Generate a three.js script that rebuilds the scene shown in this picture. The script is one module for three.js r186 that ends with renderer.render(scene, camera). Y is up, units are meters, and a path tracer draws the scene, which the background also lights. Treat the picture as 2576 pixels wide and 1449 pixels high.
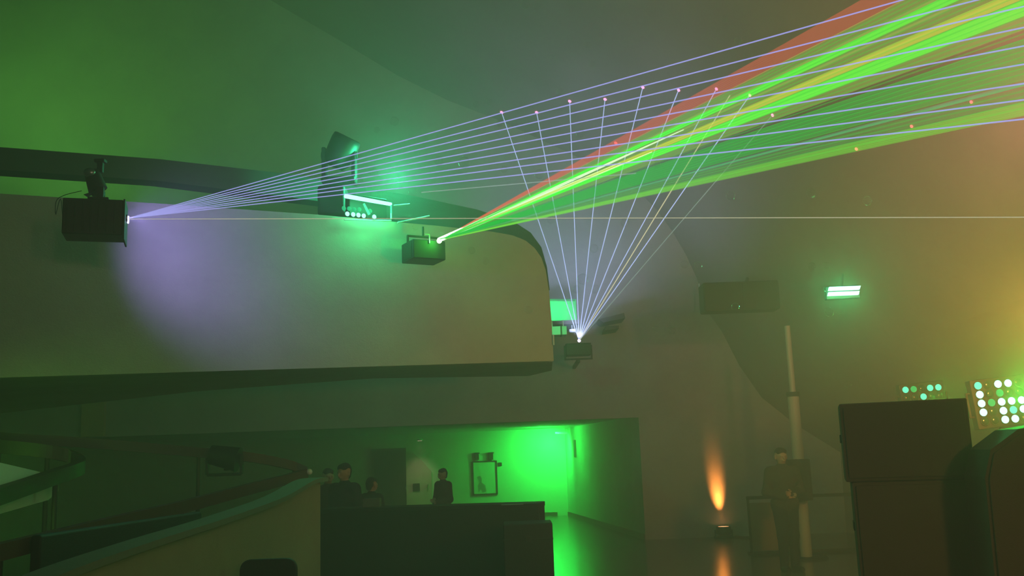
import * as THREE from 'three';
import { mergeGeometries } from 'three/addons/utils/BufferGeometryUtils.js';
import { RoundedBoxGeometry } from 'three/addons/geometries/RoundedBoxGeometry.js';
import { MarchingCubes } from 'three/addons/objects/MarchingCubes.js';
import { RectAreaLightUniformsLib } from 'three/addons/lights/RectAreaLightUniformsLib.js';

RectAreaLightUniformsLib.init();
const scene = new THREE.Scene();
const renderer = new THREE.WebGLRenderer();
renderer.toneMapping = THREE.LinearToneMapping;
renderer.toneMappingExposure = 1.25;
renderer.shadowMap.enabled = true;
scene.background = new THREE.Color(0x000000);

// ---------------------------------------------------------------- camera
const W = 2576, H = 1449, RAD = Math.PI / 180;
const camera = new THREE.PerspectiveCamera(33.08, W / H, 0.05, 80);
camera.position.set(0, 1.7, 0);
camera.rotation.order = 'YXZ';
camera.rotation.set(9.7 * RAD, 0, -2.1 * RAD);
camera.updateMatrixWorld(true);
camera.updateProjectionMatrix();

// layout: sight lines of the camera meet planes that stand in the hall
const V = (x, y, z) => new THREE.Vector3(x, y, z);
function dirOf(px, py) { return V(px / W * 2 - 1, 1 - py / H * 2, 0.5).unproject(camera).sub(camera.position).normalize(); }
function at(px, py, depth) { const d = dirOf(px, py); return camera.position.clone().addScaledVector(d, depth / -d.z); }   // the point of that sight line at z = -depth
function onPlane(px, py, plane) { const p = V(0, 0, 0); return new THREE.Ray(camera.position, dirOf(px, py)).intersectPlane(plane, p) ? p : null; }
const uprightPlane = (a, b) => { const t = b.clone().sub(a); return new THREE.Plane().setFromNormalAndCoplanarPoint(V(-t.z, 0, t.x).normalize(), a); };

// haze of the smoke machines that fills the hall
scene.fog = new THREE.FogExp2(new THREE.Color(0.9, 0.9, 0.9), 0.045);

// ---------------------------------------------------------------- lamps outside the frame, some of them added as fill
function lamp(type, name, color, intensity, pos, soft = 5, target, angle, penumbra) {
  const l = type === 'spot' ? new THREE.SpotLight(color, intensity, 0, angle, penumbra) : new THREE.PointLight(color, intensity);
  l.name = name; l.position.copy(pos); l.castShadow = true; l.shadow.radius = soft;
  if (target) { l.target.position.copy(target); scene.add(l.target); l.target.name = name + '_aim'; }
  scene.add(l);
  return l;
}
const rgb = (r, g, b) => new THREE.Color().setRGB(r, g, b);
lamp('spot', 'green_wash', rgb(0.22, 1, 0.10), 46, at(-340, 330, 14.5), 8, at(420, 120, 19), 62 * RAD, 1);
lamp('spot', 'green_low_fill', rgb(0.20, 1, 0.08), 6, at(-420, 1000, 10.5), 8, at(500, 1080, 19), 65 * RAD, 1);  // added green fill for the lower left and the wall under the gallery
lamp('spot', 'green_floor_wash', rgb(0.22, 1, 0.06), 7, at(-460, 1230, 5.2), 8, at(70, 1222, 8), 24 * RAD, 1);
lamp('spot', 'orange_wash', rgb(1, 0.38, 0.07), 36, at(2720, 800, 6.5), 8, at(2100, 820, 13), 82 * RAD, 1);
lamp('spot', 'red_wash', rgb(1, 0.30, 0.25), 58, at(2870, 240, 6.5), 8, at(2050, 180, 14), 48 * RAD, 1);
lamp('spot', 'rear_fill', rgb(1, 0.80, 0.64), 14, V(1.2, 3.4, 1.6), 10, at(950, 720, 10.8), 30 * RAD, 1);  // added fill from behind the camera, lifts the bulkhead front
lamp('spot', 'rear_low_fill', rgb(1, 0.66, 0.36), 15, V(3, 3, 1.5), 10, at(900, 1280, 10), 44 * RAD, 1);  // added warm fill for the ramp and booth side
lamp('spot', 'rear_right_fill', rgb(1, 0.52, 0.20), 32, V(3.2, 3.0, 1.2), 10, at(2100, 1300, 12), 24 * RAD, 1);  // added amber fill for the loudspeakers, floor and person

// ---------------------------------------------------------------- building helpers
let seedState = 12345;
const rnd = () => { seedState = (Math.imul(seedState, 1664525) + 1013904223) >>> 0; return seedState / 4294967296; };

const taken = {};
function numbered(name) { const n = taken[name] = (taken[name] ?? -1) + 1; return n ? name + '_' + String(n).padStart(3, '0') : name; }
function shade(o) { o.traverse((c) => { if (c.isMesh) { c.castShadow = true; c.receiveShadow = true; } }); return o; }
function tag(o, label, category, group) { o.userData.label = label; o.userData.category = category; if (group) o.userData.group = group; return o; }
function thing(name, label, category, pos = V(0, 0, 0), turn = 0, group) {
  const g = new THREE.Group(); g.name = numbered(name); g.position.copy(pos); g.rotation.y = turn; scene.add(g);
  return tag(g, label, category, group);
}
function single(name, label, category, geometry, material, group) {
  const m = new THREE.Mesh(geometry, material); m.name = numbered(name); scene.add(shade(m)); return tag(m, label, category, group);
}
function part(parent, name, geometry, material, pos, rot) {
  const m = new THREE.Mesh(geometry, material); m.name = name; if (pos) m.position.copy(pos); if (rot) m.rotation.set(...rot);
  parent.add(shade(m)); return m;
}
function struct(name, geometry, material) {
  const m = new THREE.Mesh(geometry, material); m.name = name; m.userData.kind = 'structure'; scene.add(shade(m)); return m;
}
// triangles -> flat-shaded geometry with uv in metres
function fromTriangles(tris) {
  const g = new THREE.BufferGeometry(), p = [], uv = [];
  for (const t of tris) {
    const n = t[1].clone().sub(t[0]).cross(t[2].clone().sub(t[0]));
    const ax = Math.abs(n.x), ay = Math.abs(n.y), az = Math.abs(n.z);
    for (const v of t) { p.push(v.x, v.y, v.z); if (ay >= ax && ay >= az) uv.push(v.x, v.z); else if (ax >= az) uv.push(v.z, v.y); else uv.push(v.x, v.y); }
  }
  g.setAttribute('position', new THREE.Float32BufferAttribute(p, 3));
  g.setAttribute('uv', new THREE.Float32BufferAttribute(uv, 2));
  g.computeVertexNormals();
  return g;
}
// a plate of real thickness: outline (and holes) of 3-D points lying in one plane, pushed back by a vector
function plate(flat, points, push, holes = []) {
  const faces = THREE.ShapeUtils.triangulateShape(flat[0], flat.slice(1)), all = [points, ...holes], front = all.flat(), back = front.map((p) => p.clone().add(push)), tris = [];
  for (const [a, b, c] of faces) { tris.push([front[a], front[b], front[c]], [back[a], back[c], back[b]]); }
  for (const loop of all) for (let i = 0; i < loop.length; i++) {
    const a = loop[i], b = loop[(i + 1) % loop.length], a2 = a.clone().add(push), b2 = b.clone().add(push);
    tris.push([a, a2, b2], [a, b2, b]);
  }
  return fromTriangles(tris);
}
function slab(outline, plane, push, holes = []) {
  const two = (o) => o.map(([x, y]) => new THREE.Vector2(x, y)), three = (o) => o.map(([x, y]) => onPlane(x, y, plane));
  return plate([two(outline), ...holes.map(two)], three(outline), push, holes.map(three));
}
function bar(a, b, r, seg = 10, r2 = r) {   // a round bar between two points
  const d = b.clone().sub(a), g = new THREE.CylinderGeometry(r2, r, d.length(), seg);
  g.applyQuaternion(new THREE.Quaternion().setFromUnitVectors(V(0, 1, 0), d.clone().normalize()));
  const m = a.clone().add(b).multiplyScalar(0.5); return g.translate(m.x, m.y, m.z);
}
function box(w, h, d, x = 0, y = 0, z = 0, r = 0.008) { return new RoundedBoxGeometry(w, h, d, 2, Math.min(r, w / 3, h / 3, d / 3)).translate(x, y, z); }
const merged = (...g) => mergeGeometries(g.map((x) => { const y = x.index ? x.toNonIndexed() : x; for (const k of Object.keys(y.attributes)) if (!['position', 'normal', 'uv'].includes(k)) y.deleteAttribute(k); return y; }));

// ---------------------------------------------------------------- materials
function noiseTexture(size, octaves, lo, hi, seed, srgb) {
  const lattice = (n, s) => { const a = new Float32Array(n * n); let st = s; for (let i = 0; i < a.length; i++) { st = (Math.imul(st, 1664525) + 1013904223) >>> 0; a[i] = st / 4294967296; } return a; };
  const sum = new Float32Array(size * size); let total = 0;
  octaves.forEach(([cells, weight], k) => {
    const l = lattice(cells, seed + 977 * k); total += weight;
    for (let y = 0; y < size; y++) for (let x = 0; x < size; x++) {
      const fx = x / size * cells, fy = y / size * cells, ix = Math.floor(fx), iy = Math.floor(fy), s = (t) => t * t * (3 - 2 * t), u = s(fx - ix), v = s(fy - iy);
      const g = (a, b) => l[((b + cells) % cells) * cells + ((a + cells) % cells)];
      sum[y * size + x] += weight * ((g(ix, iy) * (1 - u) + g(ix + 1, iy) * u) * (1 - v) + (g(ix, iy + 1) * (1 - u) + g(ix + 1, iy + 1) * u) * v);
    }
  });
  const data = new Uint8Array(size * size * 4);
  for (let i = 0; i < size * size; i++) { const v = Math.round(255 * (lo + (hi - lo) * sum[i] / total)); data.set([v, v, v, 255], i * 4); }
  const t = new THREE.DataTexture(data, size, size); t.wrapS = t.wrapT = THREE.RepeatWrapping; t.magFilter = THREE.LinearFilter; t.minFilter = THREE.LinearMipmapLinearFilter; t.generateMipmaps = true;
  if (srgb) t.colorSpace = THREE.SRGBColorSpace; t.needsUpdate = true; return t;
}
const scaled = (t, k) => { const c = t.clone(); c.repeat.set(k, k); c.needsUpdate = true; return c; };
const plasterTone = noiseTexture(512, [[6, 3], [17, 2], [60, 1.5], [180, 1]], 0.86, 1.0, 11, true);
const grain = noiseTexture(512, [[40, 1], [120, 1], [250, 1]], 0, 1, 77, false);
const smudge = noiseTexture(512, [[4, 2], [11, 2], [37, 1.5], [110, 1]], 0.55, 1.0, 5, false);
const mat = (color, roughness = 0.8, more = {}) => new THREE.MeshStandardMaterial({ color, roughness, side: THREE.DoubleSide, ...more });
const painted = (color, roughness = 0.85) => mat(color, roughness, { map: scaled(plasterTone, 0.25), bumpMap: scaled(grain, 0.8), bumpScale: 0.002 });
const M = {
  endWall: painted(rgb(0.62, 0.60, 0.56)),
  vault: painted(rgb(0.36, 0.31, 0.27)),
  gallery: painted(rgb(0.60, 0.56, 0.50)),
  woodTrim: mat(rgb(0.12, 0.09, 0.06), 0.6, { bumpMap: scaled(grain, 1), bumpScale: 0.001 }),
  speakerBlack: mat(rgb(0.03, 0.026, 0.02), 0.7, { bumpMap: scaled(grain, 4), bumpScale: 0.003 }),
  darkTrim: mat(rgb(0.055, 0.035, 0.025), 0.6, { bumpMap: scaled(grain, 0.5), bumpScale: 0.002 }),
  corridor: painted(rgb(0.70, 0.70, 0.66)),
  floor: mat(rgb(0.20, 0.17, 0.14), 0.24, { map: scaled(plasterTone, 0.2), roughnessMap: scaled(smudge, 0.35) }),
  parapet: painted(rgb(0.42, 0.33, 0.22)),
  rail: mat(rgb(0.03, 0.02, 0.015), 0.45, { bumpMap: scaled(grain, 1), bumpScale: 0.001 }),
  redRail: mat(rgb(0.10, 0.03, 0.02), 0.5, { bumpMap: scaled(grain, 1), bumpScale: 0.001 }),
  black: mat(rgb(0.012, 0.012, 0.012), 0.6, { bumpMap: scaled(grain, 2), bumpScale: 0.001 }),
  casing: mat(rgb(0.02, 0.02, 0.022), 0.5, { bumpMap: scaled(grain, 3), bumpScale: 0.0006 }),
  steel: mat(rgb(0.45, 0.45, 0.45), 0.35, { metalness: 0.9 }),
  pale: mat(rgb(0.72, 0.72, 0.70), 0.6),
  doorDark: mat(rgb(0.05, 0.04, 0.03), 0.5, { bumpMap: scaled(grain, 1), bumpScale: 0.001 }),
  doorPale: mat(rgb(0.62, 0.56, 0.46), 0.6, { map: scaled(plasterTone, 0.5) }),
  grille: mat(rgb(0.11, 0.078, 0.038), 0.7, { bumpMap: scaled(grain, 4), bumpScale: 0.003 }),
  cloth: mat(rgb(0.02, 0.02, 0.025), 0.9, { bumpMap: scaled(grain, 3), bumpScale: 0.003 }),
  clothBrown: mat(rgb(0.06, 0.05, 0.035), 0.9, { bumpMap: scaled(grain, 3), bumpScale: 0.003 }),
  skin: mat(rgb(0.45, 0.28, 0.2), 0.55),
  hair: mat(rgb(0.02, 0.014, 0.01), 0.6),
};
const glow = (r, g, b, opacity = 1) => new THREE.MeshStandardMaterial({ color: 0x000000, roughness: 1, emissive: rgb(r, g, b), emissiveIntensity: 1, side: THREE.DoubleSide, ...(opacity < 1 ? { transparent: true, opacity, depthWrite: false } : {}) });

// ================================================================ THE HALL
const END = 19, BACK = 27, REAR = -2.5;
// outline of the hall's far end: springing of the vault at the right, ceiling curve, left side
const arch = [[2130, 1345], [2122, 1240], [2114, 1138], [2000, 1067], [1916, 1000], [1860, 920], [1816, 834], [1783, 787], [1762, 760], [1755, 705], [1725, 640], [1690, 580], [1650, 525], [1600, 475], [1500, 418], [1400, 370], [1250, 300], [1125, 252], [1000, 190], [860, 105], [680, 0], [300, -215], [-100, -400]]
  .map(([x, y]) => at(x, y, END));
arch[0].y = -0.02;
const archTop = arch[arch.length - 1];
arch.push(V(-13, archTop.y, -END), V(-13, -0.02, -END));
{
  // the vault: that outline widens from the far end towards the rear of the hall
  const near = arch.map((p) => V(p.x * 2, p.y < 0.1 ? p.y : p.y * 1.9, -REAR)), n = arch.length, tris = [];
  const out = (loop, k) => { const a = loop[Math.max(0, k - 1)], b = loop[Math.min(n - 1, k + 1)], t = b.clone().sub(a).normalize(); return loop[k].clone().add(V(t.y, -t.x, 0).multiplyScalar(0.25)); };
  const rows = [arch, near, near.map((_, k) => out(near, k)), arch.map((_, k) => out(arch, k))];
  for (let r = 0; r < 4; r++) for (let k = 0; k < n - 1; k++) {
    const a = rows[r], b = rows[(r + 1) % 4];
    tris.push([a[k], b[k], b[k + 1]], [a[k], b[k + 1], a[k + 1]]);
  }
  const g = fromTriangles(tris);
  {   // the inner face is one smooth curve
    const p = g.attributes.position, nm = g.attributes.normal, sums = new Map(), key = (i) => [p.getX(i), p.getY(i), p.getZ(i)].map((v) => v.toFixed(3)).join();
    for (let i = 0; i < 6 * (n - 3); i++) { const k = key(i), s = sums.get(k) ?? V(0, 0, 0); s.add(V(nm.getX(i), nm.getY(i), nm.getZ(i))); sums.set(k, s); }
    for (let i = 0; i < 6 * (n - 3); i++) { const s = sums.get(key(i)).clone().normalize(); nm.setXYZ(i, s.x, s.y, s.z); }
  }
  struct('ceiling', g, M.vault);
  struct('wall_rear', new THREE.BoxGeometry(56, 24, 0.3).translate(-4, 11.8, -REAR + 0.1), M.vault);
}
const vaultMesh = scene.getObjectByName('ceiling');
const caster = new THREE.Raycaster();
function onVault(px, py, lift = 0.01) {
  vaultMesh.updateMatrixWorld(); caster.set(camera.position, dirOf(px, py));
  const h = caster.intersectObject(vaultMesh, false)[0];
  return h ? { p: h.point.clone().addScaledVector(caster.ray.direction, -lift), n: h.face.normal.clone() } : null;
}
struct('floor', new THREE.BoxGeometry(60, 0.2, 36).translate(-4, -0.1, -13.5), M.floor);

// far end wall with its two openings
{
  const full = [V(-13.2, -0.02, -END), V(-13.2, archTop.y + 0.3, -END), ...arch.slice(0, -2).reverse().map((p) => p.clone().add(V(0.12, 0.12, 0)))];
  full[full.length - 1].y = -0.02;
  const rightJamb = at(1615, 1200, END).x, lintel = at(1605, 1050, END).y;
  full.push(V(rightJamb, -0.02, -END), V(rightJamb, lintel, -END), V(-12.6, lintel, -END), V(-12.6, -0.02, -END));
  const hole = [at(1300, 752, END), at(1449, 752, END), at(1452, 812, END), at(1300, 812, END)];
  const flat = (a) => a.map((p) => new THREE.Vector2(p.x, p.y));
  struct('wall_end', plate([flat(full), flat(hole)], full, V(0, 0, -0.3), [hole]), M.endWall);
  // small room behind the upper opening
  const x0 = hole[0].x - 0.3, x1 = hole[1].x + 0.5, y0 = hole[3].y - 0.25, y1 = hole[0].y + 0.25, zf = -END - 0.3, zb = -END - 1.5;
  const bx = (w, h, d, x, y, z) => new THREE.BoxGeometry(w, h, d).translate(x, y, z);
  struct('wall_booth', merged(
    bx(x1 - x0 + .2, y1 - y0 + .2, .1, (x0 + x1) / 2, (y0 + y1) / 2, zb), bx(.1, y1 - y0, 1.2, x0 - .05, (y0 + y1) / 2, (zf + zb) / 2), bx(.1, y1 - y0, 1.2, x1 + .05, (y0 + y1) / 2, (zf + zb) / 2),
    bx(x1 - x0 + .2, .1, 1.2, (x0 + x1) / 2, y0 - .05, (zf + zb) / 2), bx(x1 - x0 + .2, .1, 1.2, (x0 + x1) / 2, y1 + .05, (zf + zb) / 2)), M.corridor);
  // passage under the gallery: back wall, right wall, ceiling
  const cTop = lintel + 0.02, rBack = at(1426, 1200, BACK).x;
  struct('wall_back', bx(24, cTop + .3, .2, rBack - 12 + 0.2, cTop / 2, -BACK - 0.1), M.corridor);
  const a = V(rightJamb, 0, -END - 0.02), b = V(rBack, 0, -BACK);
  const up = V(0, cTop + 0.2, 0), wallPts = [a, b, b.clone().add(up), a.clone().add(up)];
  struct('wall_right', plate([[new THREE.Vector2(0, 0), new THREE.Vector2(1, 0), new THREE.Vector2(1, 1), new THREE.Vector2(0, 1)]], wallPts, V(0.25, 0, 0)), M.corridor);
  struct('wall_left', bx(.2, cTop + .3, BACK - END, -13.1, cTop / 2, -(END + BACK) / 2), M.corridor);
  struct('ceiling_passage', bx(rightJamb + 13.0, .15, BACK - END - .3, (rightJamb - 13) / 2, cTop + 0.09, -(END + BACK) / 2 - .15), M.corridor);
  struct('baseboard_right', plate([[new THREE.Vector2(0, 0), new THREE.Vector2(1, 0), new THREE.Vector2(1, 1), new THREE.Vector2(0, 1)]],
    [a.clone(), b.clone(), b.clone().setY(.1), a.clone().setY(.1)].map((p) => p.clone().add(V(-0.02, 0, 0))), V(0.019, 0, 0)), M.woodTrim);
  struct('baseboard_back', bx(23.4, .1, .02, rBack - 12, .05, -BACK + 0.012), M.woodTrim);
}

// gallery front: the long pale bulkhead with its rounded end, and the dark band behind it
const gA = at(0, 720, 8.4), gB = at(1390, 760, 12.6), galleryPlane = uprightPlane(gA, gB);
const gDir = gB.clone().sub(gA).setY(0).normalize(), gIn = V(gDir.z, 0, -gDir.x).multiplyScalar(1);
if (gIn.z > 0) gIn.negate();
{
  const top = [[-300, 464], [0, 487], [400, 512], [800, 540], [1100, 568], [1240, 583], [1290, 592], [1322, 605], [1345, 624], [1362, 648], [1373, 680], [1381, 730], [1387, 800], [1393, 908]];
  struct('wall_gallery', slab([...top, [700, 929], [0, 950], [-300, 959]], galleryPlane, gIn.clone().multiplyScalar(0.22)), M.gallery);
  const soft = new THREE.Plane().setFromCoplanarPoints(onPlane(-300, 959, galleryPlane), onPlane(1393, 908, galleryPlane), at(0, 1040, 13.2));
  const onSoft = (x, y) => onPlane(x, y, soft);
  const lower = [[-300, 961], [0, 952], [700, 931], [1390, 910], [1388, 932], [1330, 946], [940, 952], [500, 984], [0, 1040], [-300, 1075]];
  struct('ceiling_soffit', plate([lower.map(([x, y]) => new THREE.Vector2(x, y))], lower.map(([x, y]) => onSoft(x, y)), V(0, 0.2, 0)), M.gallery);
  const bandPlane = uprightPlane(gA.clone().addScaledVector(gIn, 1.1), gB.clone().addScaledVector(gIn, 1.1));
  struct('trim_1', slab([[-300, 348], [0, 370], [400, 400], [720, 437], [1050, 495], [1200, 527], [1290, 556], [1335, 585], [1362, 622], [1376, 672], [1383, 730], [1350, 730], [1330, 660], [1280, 612], [1050, 566], [820, 508], [400, 455], [0, 427], [-300, 405]], bandPlane, gIn.clone().multiplyScalar(0.25)), M.darkTrim);
}
function gallery(px, py, off) { return onPlane(px, py, uprightPlane(gA.clone().addScaledVector(gIn, off), gB.clone().addScaledVector(gIn, off))); }
// ================================================================ LASER PROJECTORS AND THEIR BEAMS
const turnTo = (o, dir) => { o.rotation.y = Math.atan2(-dir.z, dir.x); return o; };   // the thing's own +x looks along dir
function laserProjector(name, label, pos, dir, k, hang) {
  const t = thing(name, label, 'laser projector', pos); turnTo(t, dir);
  const body = part(t, 'body', box(0.46 * k, 0.30 * k, 0.30 * k, -0.245 * k, -0.03 * k, 0, 0.012), M.casing);
  for (let i = 0; i < 7; i++) part(body, 'cooling_fin', box(0.012, 0.26 * k, 0.018, (-0.44 + i * 0.06) * k, -0.03 * k, 0.157 * k, 0.003), M.casing);
  part(t, 'front_panel', box(0.014, 0.34 * k, 0.32 * k, -0.008 * k, -0.045 * k, 0, 0.004), M.casing);
  part(t, 'aperture', new THREE.CylinderGeometry(0.032 * k, 0.032 * k, 0.012, 20).rotateZ(Math.PI / 2).translate(0.004, 0, 0), M.steel);
  const yoke = part(t, 'bracket', merged(box(0.055 * k, hang, 0.03 * k, -0.21 * k, 0.12 * k + hang / 2, 0, 0.006), box(0.16 * k, 0.02, 0.32 * k, -0.21 * k, 0.125 * k, 0, 0.005)), M.casing);
  part(yoke, 'knob', new THREE.CylinderGeometry(0.022 * k, 0.022 * k, 0.03, 14).rotateX(Math.PI / 2).translate(-0.21 * k, 0.15 * k, 0.03 * k), M.black);
  return t;
}
const violet = { r: 0.5, g: 0.5, b: 1.25 };
const beamViolet = glow(0.42, 0.42, 0.98, 0.5), beamBlue = glow(0.72, 0.85, 1.5, 0.6), beamYellow = glow(0.55, 0.52, 0.34, 0.42), beamFaint = glow(0.34, 0.46, 0.42, 0.31), beamGold = glow(1.0, 0.9, 0.55, 0.55);
function beam(label, a, b, r, m, group, r2 = r) {   // its own axis runs from the lens along the beam
  const l = a.distanceTo(b), o = single('laser_light_ray', label, 'laser beam', new THREE.CylinderGeometry(r2, r, l, 8).translate(0, l / 2, 0), m, group);
  o.position.copy(a); o.quaternion.setFromUnitVectors(V(0, 1, 0), b.clone().sub(a).normalize()); return o;
}

// --- left projector, its fan of violet beams and the level yellow one
const s1 = at(318, 549, 7.75);
const p1 = laserProjector('laser_projector', 'black laser projector hanging at the far left, violet fan leaving it', s1, V(0.93, 0, -0.30), 0.98, 0.14);
{
  part(p1, 'lens_light', new THREE.CapsuleGeometry(0.008, 0.05, 4, 10).translate(0.014, -0.012, 0), glow(2.2, 2.0, 4));
  const nth = ['topmost', 'second', 'third', 'fourth', 'fifth', 'sixth', 'seventh', 'eighth', 'ninth'];
  [-.2815, -.2566, -.236, -.2126, -.192, -.1716, -.150, -.132, -.1105].forEach((m, i) => {
    beam(`${nth[i]} ${i ? 'from the top ' : ''}of the violet laser beams fanning from the left projector`, s1.clone().add(V(0.02, 0, 0)), at(2800, 549 + m * 2482, 5.2), 0.0035, beamViolet, 'violet beams of the left projector', 0.0048);
  });
  beam('very faint laser beam just below the violet fan of the left projector', at(1060, 484, 6.9), at(1600, 436, 6.5), 0.004, beamFaint);
  beam('thin level yellow laser beam crossing the whole hall', s1.clone().add(V(0.02, -0.008, 0)), at(2800, 546, 5.4), 0.0030, beamYellow);
  lamp('spot', 'left_projector_lamp', rgb(0.40, 0.30, 1), 13, s1.clone().add(V(0.06, 0, 0.02)), 4, gallery(600, 620, 0), 42 * RAD, 1);
}
// hanging clamp of the left projector
{
  const c = at(240, 455, 8.0), t = thing('spotlight', 'small round spotlight clamped above the left laser projector', 'spotlight', c);
  part(t, 'head', new THREE.CylinderGeometry(0.062, 0.078, 0.17, 20).rotateZ(0.35).translate(-0.005, 0, 0), M.casing);
  part(t, 'reflector', new THREE.SphereGeometry(0.05, 20, 12).scale(1, 0.8, 0.6).translate(-0.03, 0.06, 0.055), M.steel);
  part(t, 'clamp', merged(box(0.1, 0.05, 0.06, 0.03, -0.115, 0, 0.01), box(0.03, 0.12, 0.03, 0.06, -0.06, 0, 0.006)), M.casing);
  part(t, 'barn_door', box(0.1, 0.004, 0.07, -0.055, -0.11, 0.03, 0.001).rotateZ(0.3), M.black);
  part(t, 'hook', merged(box(0.05, 0.11, 0.04, 0.03, 0.13, -0.02, 0.008), box(0.09, 0.03, 0.07, 0.03, 0.18, -0.02, 0.008)), M.casing);
  const cable = new THREE.CatmullRomCurve3([at(205, 480, 8.05), at(160, 492, 8.1), at(142, 505, 8.15), at(140, 540, 8.15), at(152, 500, 8.12), at(160, 560, 8.12), at(178, 585, 7.95)]);
  single('power_cable', 'thin dark cable drooping beside the left laser projector', 'cable', new THREE.TubeGeometry(cable, 50, 0.0035, 6), M.black);
}

// --- middle projector: green, red and yellow sheets of light
const s2 = at(1105, 606, 10.7);
{
  const t = thing('laser_projector', 'dark laser projector at the middle of the pale bulkhead, shooting green sheets', 'laser projector', s2);
  t.rotation.y = 0.5;
  // a boxy housing seen on its edge: lens on the right face
  part(t, 'body', box(0.40, 0.22, 0.34, -0.11, -0.10, -0.20, 0.012), M.casing);
  part(t, 'side_panel', box(0.004, 0.18, 0.28, -0.312, -0.10, -0.20, 0.001), M.black);
  part(t, 'front_panel', box(0.38, 0.20, 0.008, -0.11, -0.10, -0.028, 0.002), M.black);
  const y = part(t, 'bracket', merged(box(0.02, 0.16, 0.03, -0.30, 0.0, -0.2, 0.004), box(0.02, 0.16, 0.03, 0.08, 0.0, -0.2, 0.004), box(0.40, 0.02, 0.03, -0.11, 0.08, -0.2, 0.004)), M.casing);
  part(y, 'rod', bar(V(-0.11, 0.08, -0.2), V(-0.11, 0.2, -0.2), 0.012), M.casing);
  part(t, 'handle', merged(box(0.012, 0.11, 0.012, -0.115, 0.02, -0.015, 0.003), box(0.05, 0.01, 0.012, -0.14, 0.07, -0.015, 0.003)), M.steel);
  part(t, 'lens_light', new THREE.SphereGeometry(0.030, 20, 14).translate(0, 0, 0.0), glow(1.6, 4, 1.4));
  lamp('point', 'middle_projector_lamp', rgb(0.05, 1, 0.06), 1.4, s2.clone().add(V(0.02, 0.01, 0.09)), 2);
}
// a sheet of laser light is a fan of flat slivers leaving one point; they overlap near it and part further out
function sheet(label, m0, m1, n, w0, material, reach = 2790, dz = 0, fill = 1.0) {
  const tris = [];
  for (let i = 0; i < n; i++) {
    const m = m0 + (m1 - m0) * (i + 0.5) / n, half = Math.abs(m1 - m0) / n / 2 * fill, dx = reach - 1105;
    const far = 5.6 + dz + i * 0.012, e = at(reach, 606 + m * dx, far), up = at(reach, 606 + (m - half) * dx, far).sub(e), axis = e.clone().sub(s2).normalize();
    const side = up.clone().addScaledVector(axis, -up.dot(axis)).normalize().multiplyScalar(w0 / 2), a = s2.clone().add(V(0, 0, 0.03 + 0.002 * i)).addScaledVector(axis, 0.02);
    const p = [a.clone().sub(side), a.clone().add(side), e.clone().add(up).add(side), e.clone().sub(up).sub(side)];
    tris.push([p[0], p[1], p[2]], [p[0], p[2], p[3]]);
  }
  return single('laser_light_sheet', label, 'laser beam', fromTriangles(tris), material, 'sheets of light from the middle projector');
}
const G = {
  green: glow(0.05, 1.7, 0.05, 0.40), deep: glow(0.01, 0.56, 0.06, 0.31), olive: glow(0.42, 0.62, 0.10, 0.32), yellow: glow(0.95, 0.95, 0.06, 0.36), red: glow(0.95, 0.14, 0.09, 0.32), mint: glow(0.12, 0.62, 0.26, 0.31), core: glow(2.2, 3.0, 2.0, 0.6), lime: glow(0.22, 0.9, 0.06, 0.34),
};
sheet('red sheet of laser light along the top of the green fan', -.571, -.517, 8, 0.012, G.red, 2790, 0.30, 0.45);
sheet('broad olive green sheet of laser light under the red one', -.517, -.363, 5, 0.02, G.olive, 2790, 0.25);
sheet('bright green streak in the upper part of the laser fan', -.483, -.463, 7, 0.0085, G.green, 2790, 0.15, 0.2);
sheet('yellow streak through the middle of the green laser fan', -.434, -.414, 6, 0.011, G.yellow, 2790, 0.10, 0.2);
sheet('widest bright green band of the laser fan, below the yellow streak', -.413, -.384, 10, 0.0085, G.green, 2790, 0.05, 0.2);
sheet('dim green sheet in the lower part of the laser fan', -.345, -.277, 14, 0.014, G.deep, 2790, 0.0, 0.4);
sheet('thin green line of light near the bottom of the laser fan', -.272, -.265, 2, 0.012, G.mint, 2790, -0.05, 0.4);
sheet('faint green veil just above the lowest edge of the laser fan', -.262, -.236, 4, 0.015, glow(0.10, 0.42, 0.08, 0.31), 2790, -0.10, 0.5);
sheet('bright lowest edge of the green laser fan', -.237, -.214, 6, 0.012, G.lime, 2790, -0.15, 0.3);
sheet('fine green rays spread through the whole laser fan', -.515, -.222, 30, 0.010, glow(0.02, 0.62, 0.05, 0.31), 2790, -0.2, 0.05);
{
  const rays = [[-.455, 1720], [-.432, 1560], [-.418, 1640]];
  rays.forEach(([m, x], i) => beam(['upper', 'middle', 'lower'][i] + ' of three white beams in the core of the green laser fan', s2.clone().add(V(0.0, 0, 0.05)), at(x, 606 + m * (x - 1105), 10.6 - (x - 1105) / 1685 * 5.2 - 0.1), 0.026, G.core, 'white core of the green fan', 0.004));
}

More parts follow.
